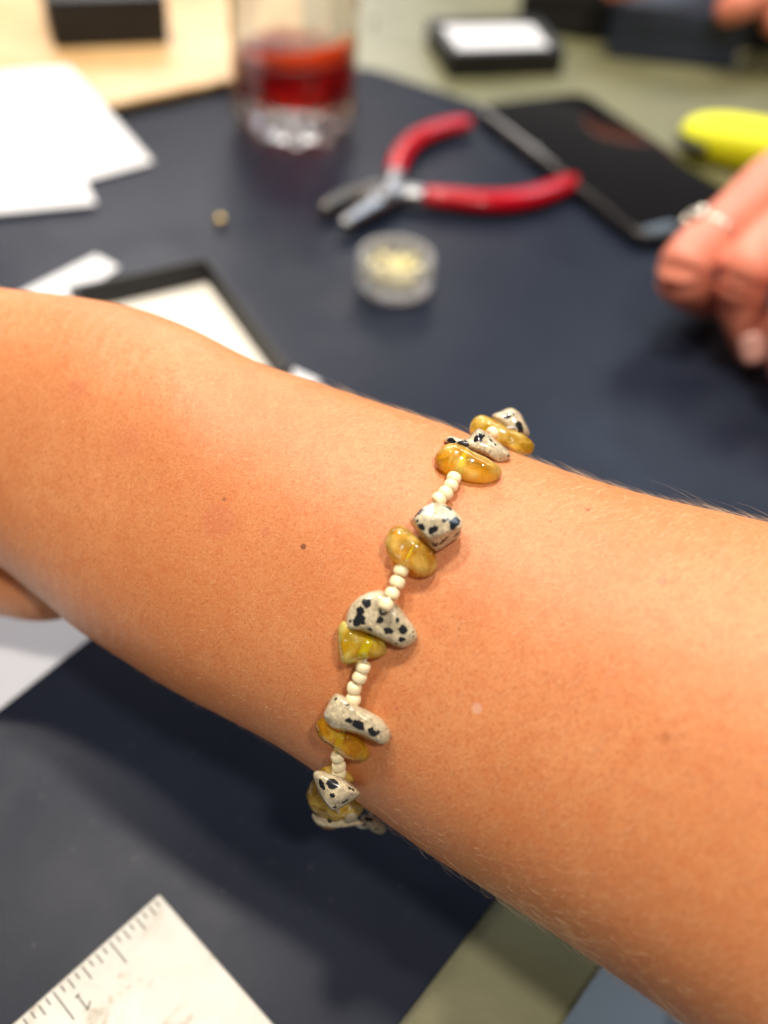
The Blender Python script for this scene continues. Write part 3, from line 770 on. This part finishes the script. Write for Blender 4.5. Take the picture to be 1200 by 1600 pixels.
# cube
cu = [(520, 462, 2.0), (600, 372, 1.2), (690, 325, .8), (800, 335, .6), (900, 395, .8), (980, 485, 1.0), (965, 560, 2.0), (800, 620, 3.1), (650, 660, 3.0), (560, 560, 2.9), (700, 480, 3.3),
      (735, 800, .2), (690, 762, 1.0), (960, 645, .2), (975, 580, .4), (470, 505, -.6), (600, 690, -.4), (560, 560, -3), (780, 400, -3), (900, 600, -3), (730, 740, -2.5), (850, 690, .9)]
dC = surf(*Z5(730, 560)) - 2.2
bm = bmesh.new()
for x, y, t in cu: bm.verts.new((pd(*Z5(x, y), dC - t) - br_loc) * S)
hr = bmesh.ops.convex_hull(bm, input=bm.verts); bmesh.ops.delete(bm, geom=[g for g in hr['geom_interior'] if isinstance(g, bmesh.types.BMVert)], context='VERTS')
me = bpy.data.meshes.new('spotted_stone_cube'); bm.to_mesh(me); bm.free()
cb = bpy.data.objects.new('spotted_stone_cube', me); COL.objects.link(cb); cb.parent = br; remesh(cb, .15, 26)
cb.matrix_parent_inverse = Matrix.Identity(4)
cv = [Vector(x.co) / S + br_loc for x in cb.data.vertices]
def front_of(vs, x, y):
    r_ = ray(x, y).normalized(); best, bd_ = None, 1e9
    for p in vs:
        q_ = p - CAM; al = q_.dot(r_)
        if (q_ - r_ * al).length < .25 and al < bd_: bd_ = al; best = p
    return best or pd(x, y, dC)
sp = []
for x, y, r in [(555, 415, 30), (580, 395, 26), (530, 445, 18), (545, 497, 18), (575, 560, 30), (555, 545, 16), (590, 575, 18), (695, 610, 28), (720, 595, 26), (680, 625, 20), (815, 490, 26), (850, 480, 16), (905, 520, 40), (930, 480, 34), (895, 555, 30), (940, 520, 22),
                (840, 365, 18), (870, 380, 16), (815, 350, 12), (930, 640, 22), (950, 615, 16), (910, 665, 16), (805, 700, 24), (830, 675, 18), (780, 725, 20), (725, 745, 26), (705, 725, 16), (760, 780, 12), (500, 560, 30), (520, 590, 30)]:
    P = front_of(cv, *Z5(x, y)); sp.append(((P - br_loc) * S, r / 6 / (FPX / dC) * AK * S * 1.1))
cb.data.materials.clear(); cb.data.materials.append(m_jasper('spotted_stone', sp)); cb['label'] = 'glossy cube shaped spotted chip in the upper middle'
citrine([(245, 720), (265, 640), (300, 570), (370, 545), (450, 565), (530, 640), (620, 700), (700, 790), (742, 890), (720, 980), (640, 1032), (560, 1025), (480, 960), (400, 920), (320, 880), (265, 800)], 2.2, surf(*Z5(490, 790)) - 1.7, Z5, CIT_C,
        'cloudy yellow chip pressed against the cube shaped chip', 5)
jasper([(398, 392), (415, 300), (450, 235), (515, 185), (600, 166), (650, 182), (705, 240), (770, 320), (830, 400), (848, 465), (820, 505), (760, 533), (700, 512), (620, 475), (540, 442), (480, 425), (420, 418)],
       [(545, 232, 30), (530, 222, 22), (497, 225, 14), (478, 300, 29), (490, 340, 16), (482, 362, 34), (465, 385, 28), (500, 385, 18), (592, 338, 26), (606, 358, 24), (590, 315, 14), (630, 308, 22), (700, 290, 16), (745, 352, 16), (678, 425, 20), (688, 440, 16), (668, 410, 12), (757, 432, 28), (765, 420, 18), (750, 490, 20), (545, 435, 14), (412, 372, 12), (838, 430, 9), (842, 465, 8), (715, 521, 11)],
       2.1, surf(*Z2(620, 350)) - 1.5, Z2, 'broad flat spotted chip in the middle of the wrist', 6, box=.42)
citrine([(345, 490), (352, 410), (385, 362), (430, 400), (540, 440), (600, 465), (642, 490), (660, 545), (640, 582), (580, 602), (510, 606), (440, 627), (382, 632), (358, 575)], 2.1, surf(*Z2(490, 510)) - 1.5, Z2, CIT_Y,
        'clear lemon yellow chip under the broad flat chip', 7)
jasper([(262, 945), (285, 885), (335, 818), (385, 828), (460, 880), (560, 930), (640, 985), (687, 1052), (672, 1107), (630, 1130), (560, 1107), (480, 1065), (400, 1050), (330, 1032), (278, 988)],
       [(440, 985, 22), (450, 1010, 28), (475, 1035, 30), (495, 1045, 20), (572, 1064, 22), (592, 1074, 22), (612, 1076, 12), (322, 840, 13), (408, 868, 10)], 2.3, surf(*Z2(480, 990)) - 1.7, Z2,
       'long greyish spotted chip across the lower wrist', 8, box=.6)
citrine([(212, 295), (232, 255), (265, 243), (300, 290), (360, 330), (460, 360), (520, 400), (550, 465), (532, 508), (490, 522), (420, 502), (340, 452), (260, 402), (222, 350)], 2.1, surf(*Z3(380, 390), 128) - 1.5, Z3, CIT_O,
        'clear orange chip under the long greyish chip', 9)
citrine([(240, 600), (285, 548), (380, 555), (440, 605), (440, 650), (330, 670)], 1.7, surf(*Z3(370, 610)) - 1.0, Z3, CIT_C, 'amber chip behind the lowest run of seed beads', 10)
citrine([(158, 745), (170, 680), (205, 630), (260, 700), (340, 760), (470, 745), (522, 795), (500, 845), (440, 885), (330, 885), (250, 862), (185, 822)], 2.2, surf(*Z3(420, 760)) - .5, Z3, CIT_C, 'amber chip hanging at the lower edge of the wrist', 11)
jasper([(196, 600), (215, 571), (265, 575), (330, 600), (385, 622), (430, 652), (492, 712), (470, 745), (400, 792), (320, 824), (278, 792), (238, 730), (208, 660)],
       [(232, 668, 22), (240, 690, 22), (250, 705, 14), (322, 645, 34), (318, 680, 28), (345, 655, 22), (300, 660, 20), (318, 752, 16), (440, 672, 12), (462, 690, 12), (380, 795, 14), (410, 780, 12), (320, 820, 14)], 2.6, surf(*Z3(430, 700)) - 4.2, Z3,
       'triangular cream spotted chip at the lower edge of the wrist', 12, box=.8)
jasper([(195, 850), (250, 880), (330, 890), (400, 870), (470, 880), (512, 902), (480, 918), (330, 935), (250, 930), (205, 890)], [(300, 885, 18)], 1.8, 134, Z3, 'cream spotted chip under the hanging amber chip', 13)
citrine([(385, 855), (430, 825), (475, 850), (462, 895), (400, 905)], 1.6, 132, Z3, CIT_P, 'clear pale chip at the bottom of the bracelet', 14)
citrine([(240, 912), (300, 925), (340, 930), (320, 945), (260, 942)], 1.4, 135, Z3, CIT_O, 'orange chip tip lowest on the bracelet', 15)
jasper([(490, 870), (535, 848), (620, 895), (655, 930), (635, 975), (580, 965), (535, 925)], [(520, 870, 22), (545, 895, 16), (600, 960, 12)], 2.0, 139, Z3, 'blurred cream chip curling under the wrist', 16)

# seed beads along the cord
seedpx = [[(705, 310)], [Z5(895, 103), Z5(868, 172), Z5(818, 243), Z5(755, 303)], [Z2(746, 46), Z2(723, 119), Z2(690, 190), Z2(651, 258)], [Z2(510, 650), Z2(488, 712), Z2(455, 780), Z2(449, 850)], [Z3(350, 488), Z3(358, 545), Z3(358, 590)]]
seedpx[0] = [Z4(705, 310)]
bead_proto = None
cordpts = [pd(*Z4(900, 270), 133), pd(*Z4(705, 310), 128.5)]
def bead_mesh():
    prof_ = []
    R0, Hh, hole = .98 * AK, .70 * AK, .30
    for k in range(13):
        a_ = -math.pi / 2 + math.pi * k / 12
        prof_.append((hole + (R0 - hole) * abs(math.cos(a_)) ** .62, Hh * math.copysign(abs(math.sin(a_)) ** .8, math.sin(a_))))
    prof_ += [(hole * .9, Hh * .6), (hole * .9, -Hh * .6)]
    return lathe(prof_, (0, 0, 0), 24, None, True)
bv, bf = bead_mesh(); bme = bpy.data.meshes.new('seed_bead'); bme.from_pydata([tuple(Vector(x) * S) for x in bv], [], bf); bme.update()
bm_ = bmesh.new(); bm_.from_mesh(bme); bmesh.ops.recalc_face_normals(bm_, faces=bm_.faces); bm_.to_mesh(bme); bm_.free()
bme.polygons.foreach_set('use_smooth', [True] * len(bme.polygons)); bme.materials.append(M['seed'])
allb = []
for gi, grp in enumerate(seedpx):
    ds = []
    for k, (x, y) in enumerate(grp):
        d_, n_ = hit(x, y)
        ds.append(128.3 if gi == 0 else (d_ or 128) - (1.75 if gi < 4 else 2.6))
    pts3 = [pd(x, y, d_) for (x, y), d_ in zip(grp, ds)]
    if gi == 2: pts3[3] = pd(*grp[3], ds[3] - 2.9); pts3[2] = pd(*grp[2], ds[2] - 1.6); pts3[1] = pd(*grp[1], ds[1] - .5)
    for k, P in enumerate(pts3):
        if len(pts3) == 1: ax_ = (pd(*Z4(900, 200), 131) - P)
        else: ax_ = pts3[min(k + 1, len(pts3) - 1)] - pts3[max(k - 1, 0)]
        ax_ = ax_ - cF * ax_.dot(cF) * (.75 if gi == 2 else .35)
        ax_ = ax_.normalized() + Vector((random.gauss(0, .09), random.gauss(0, .09), random.gauss(0, .09)))
        b_ = bpy.data.objects.new('seed_bead', bme); COL.objects.link(b_); b_.parent = br
        b_.location = P * S - br.location; b_.rotation_euler = ax_.to_track_quat('Z', 'X').to_euler()
        k_ = random.uniform(.95, 1.05); b_.scale = (k_, k_, random.uniform(.93, 1.08))
        cordpts.append(P) if gi else None
        if gi == 2 and k == 3: cordpts += [pd(*Z2(634, 305), surf(*Z2(620, 350)) - 3.6), pd(*Z2(622, 335), surf(*Z2(620, 350)) - 1.6), pd(*Z2(570, 430), surf(*Z2(570, 430)) - 1.3)]
        if gi == 3 and k == 3: cordpts.append(pd(*Z2(420, 960), surf(*Z2(420, 960)) - 1.2))
        allb.append(P)
cordpts += [pd(*Z3(330, 720), surf(*Z3(430, 700)) - 3), pd(*Z3(380, 860), 133), pd(*Z3(560, 900), 140)]
ia = min(range(K), key=lambda i: (AXIS[i][0] - pd(640, 950, 134)).length); C3, W, tc, bb = AXIS[ia]
for th in (-200, -225, -250, -275, -300):                                  # round the hidden back of the wrist
    pass
back = [C3 + W * 1.06 * math.cos(rad(t)) + tc * bb * 1.08 * math.sin(rad(t)) for t in (215, 240, 270, 300, 325, 345)]
cl = catmull(cordpts + back, 5, True)
v, f = tube(cl, .27, 8, up=cR, cap=False); n_ = len(cl)
f += [((n_ - 1) * 8 + j, (n_ - 1) * 8 + (j + 1) % 8, (j + 1) % 8, j) for j in range(8)]
mesh('elastic_cord', v, f, M['cord'], br)

hv, hf = sphere(pd(*Z2(630, 308), surf(*Z2(620, 350)) - 3.35), .52, 14, 9); mesh('bead_hole', hv, hf, M['hole'], br)
def drill(z, a, b, da, db, r=.62):
    pa, pb = z(*a), z(*b); P = [pd(*pa, surf(*pa) - da), pd(*pb, surf(*pb) - db)]
    P = [P[0].lerp(P[1], t) for t in (0, .33, .66, 1)]; v, f = tube(P, r * AK, 12); mesh('drill_hole', v, f, M['hollow'], br)
drill(Z2, (560, 455), (495, 590), 1.3, 1.5); drill(Z3, (375, 345), (348, 445), 1.3, 1.5, .5); drill(Z4, (480, 455), (420, 640), 1.5, 1.8, .5)

# ------------------------------------------------------------------ hands
skin2 = m_skin('hand_skin', (.70, .225, .145), (.78, .30, .20), False)
def hand(name, label, chains, loc, nails=()):
    """chains: lists of (point mm, radius mm); all share their first joint"""
    vs, es, rs = [], [], []; idx_ = {}
    for ch in chains:
        prev = None
        for p, r in ch:
            key = tuple(round(c_, 2) for c_ in p)
            if key not in idx_: idx_[key] = len(vs); vs.append(p); rs.append(r)
            i = idx_[key]
            if prev is not None and (prev, i) not in es: es.append((prev, i))
            prev = i
    parts = []
    V, Fc = [], []
    for ch in chains:
        P = catmull([p for p, r in ch], 8); R_ = [q_.x for q_ in catmull([Vector((r, 0, 0)) for p, r in ch], 8)]
        t_ = (P[-1] - P[-2]).normalized(); r_ = R_[-1]
        for k in range(1, 7):
            a_ = k / 6 * math.pi / 2; P.append(P[len(R_) - 1] * 1.0 + t_ * r_ * math.sin(a_) if False else P[-1] + t_ * r_ * (math.sin(a_) - math.sin((k - 1) / 6 * math.pi / 2)))
        R_ = R_ + [r_ * math.cos(k / 6 * math.pi / 2) + .05 for k in range(1, 7)]
        v_, f_ = tube(P, R_, 20); o2 = len(V); V += v_; Fc += [tuple(i + o2 for i in x) for x in f_]
    o = mesh(name, V, Fc, skin2.mat, None, loc)
    bm_ = bmesh.new(); bm_.from_mesh(o.data); bmesh.ops.recalc_face_normals(bm_, faces=bm_.faces); bm_.to_mesh(o.data); bm_.free()
    remesh(o, .9, 14); tag(o, label, 'person')
    for (p, nrm, along, w_, l_) in nails:
        p = Vector(p); nrm = Vector(nrm).normalized(); al = Vector(along); al = (al - nrm * al.dot(nrm)).normalized(); sd_ = al.cross(nrm); v_, f_ = [], []
        for i in range(7):
            for j in range(7):
                a_ = (i / 6 - .5) * 2; b_2 = (j / 6 - .5) * 2; k_ = math.sqrt(max(0, 1 - .28 * b_2 * b_2))
                v_.append(p + sd_ * a_ * w_ * k_ + al * b_2 * l_ * math.sqrt(1 - .2 * a_ * a_) - nrm * (1.6 * a_ * a_))
        for i in range(6):
            for j in range(6): f_.append((i * 7 + j, (i + 1) * 7 + j, (i + 1) * 7 + j + 1, i * 7 + j + 1))
        no_ = mesh('fingernail', v_, f_, M['nail'], o); sol = no_.modifiers.new('s', 'SOLIDIFY'); sol.thickness = .0005; bake(no_)
    return o
W0 = px(1560, 300, 52)
ch1 = [(W0, 24), (px(1370, 285, 50), 19), (px(1235, 272, 46), 12.5), (px(1150, 335, 42), 9.8), (px(1068, 420, 34), 9.8), (px(1088, 455, 20), 8.6), (px(1118, 468, 11), 7.6)]
ch2 = [(W0, 24), (px(1390, 330, 50), 18), (px(1275, 335, 47), 12), (px(1178, 412, 40), 9.8), (px(1160, 470, 26), 9.0), (px(1178, 540, 12), 7.4)]
ch3 = [(W0, 24), (px(1430, 390, 50), 18), (px(1345, 410, 46), 12), (px(1255, 480, 38), 9.6), (px(1240, 560, 22), 8.6), (px(1262, 620, 10), 7.2)]
ch4 = [(W0, 24), (px(1470, 450, 46), 16), (px(1420, 480, 40), 11), (px(1350, 560, 30), 9), (px(1340, 630, 18), 8), (px(1360, 670, 9), 6.8)]
ch5 = [(W0, 24), (px(1450, 250, 40), 15), (px(1340, 240, 26), 11.5), (px(1270, 300, 15), 10), (px(1225, 380, 12), 8.5)]
hp = px(1178, 540, 12)
hand('person', 'right hand with curled fingers and a ring resting on the mat beside the phone', [ch1, ch2, ch3, ch4, ch5], px(1200, 400, 30),
     [(px(1176, 545, 12) + (CAM - hp).normalized() * 7.3, CAM - hp, px(1180, 560, 9) - px(1172, 520, 18), 4.6, 5.5)])
# ring
ra, rb = px(1150, 335, 42), px(1068, 420, 34); rp = ra.lerp(rb, .52); t_ = (rb - ra).normalized()
rg = thing('ring', 'silver ring on the finger of the hand beside the phone', 'ring', rp)
up_ = cU * .55 - cR * .75 - cF * .35; up_ = (up_ - t_ * up_.dot(t_)).normalized(); sd_ = t_.cross(up_)
cp = [rp + (sd_ * math.cos(a) + up_ * math.sin(a)) * 10.1 for a in np.linspace(0, 2 * math.pi, 40, endpoint=False)]
v, f = tube(cp, 1.25, 10, up=t_, cap=False); n_ = 40
f += [((n_ - 1) * 10 + j, (n_ - 1) * 10 + (j + 1) % 10, (j + 1) % 10, j) for j in range(10)]
mesh('band', v, f, M['ringmetal'], rg)
for k, (a, q_) in enumerate(((1.57, 0), (1.3, 1.6), (1.85, -1.5), (1.8, 1.5), (1.35, -1.6))):
    P = rp + (sd_ * math.cos(a) + up_ * math.sin(a)) * 11.2 + t_ * q_; v, f = sphere(P, 2.6, 14, 9); mesh('setting', v, f, M['ringmetal'], rg)
# far hand holding the navy box
W1 = px(1420, -180, 60)
f1 = [(W1, 22), (px(1300, -90, 55), 16), (px(1225, -30, 48), 11), (px(1168, 2, 42), 10), (px(1140, 14, 37), 9)]
f2_ = [(W1, 22), (px(1260, -130, 60), 15), (px(1120, -60, 55), 10), (px(1010, -34, 46), 9), (px(960, -22, 40), 8)]
f3 = [(W1, 22), (px(1330, -60, 45), 15), (px(1260, 10, 38), 10.5), (px(1215, 32, 32), 9.5)]
hand('person', 'blurred hand at the top right corner holding the navy box', [f1, f2_, f3], px(1200, 0, 40))

# repeats carry a common group
for o in COL.objects:
    if o.parent is None and 'category' in o.keys():
        g = {'jewelry_box': 'closed dark boxes on the far side of the table', 'loose_bead': 'loose beads on the table', 'paper_sheet': 'white paper sheets on the table'}.get(o.name.split('.')[0])
        if g: o['group'] = g
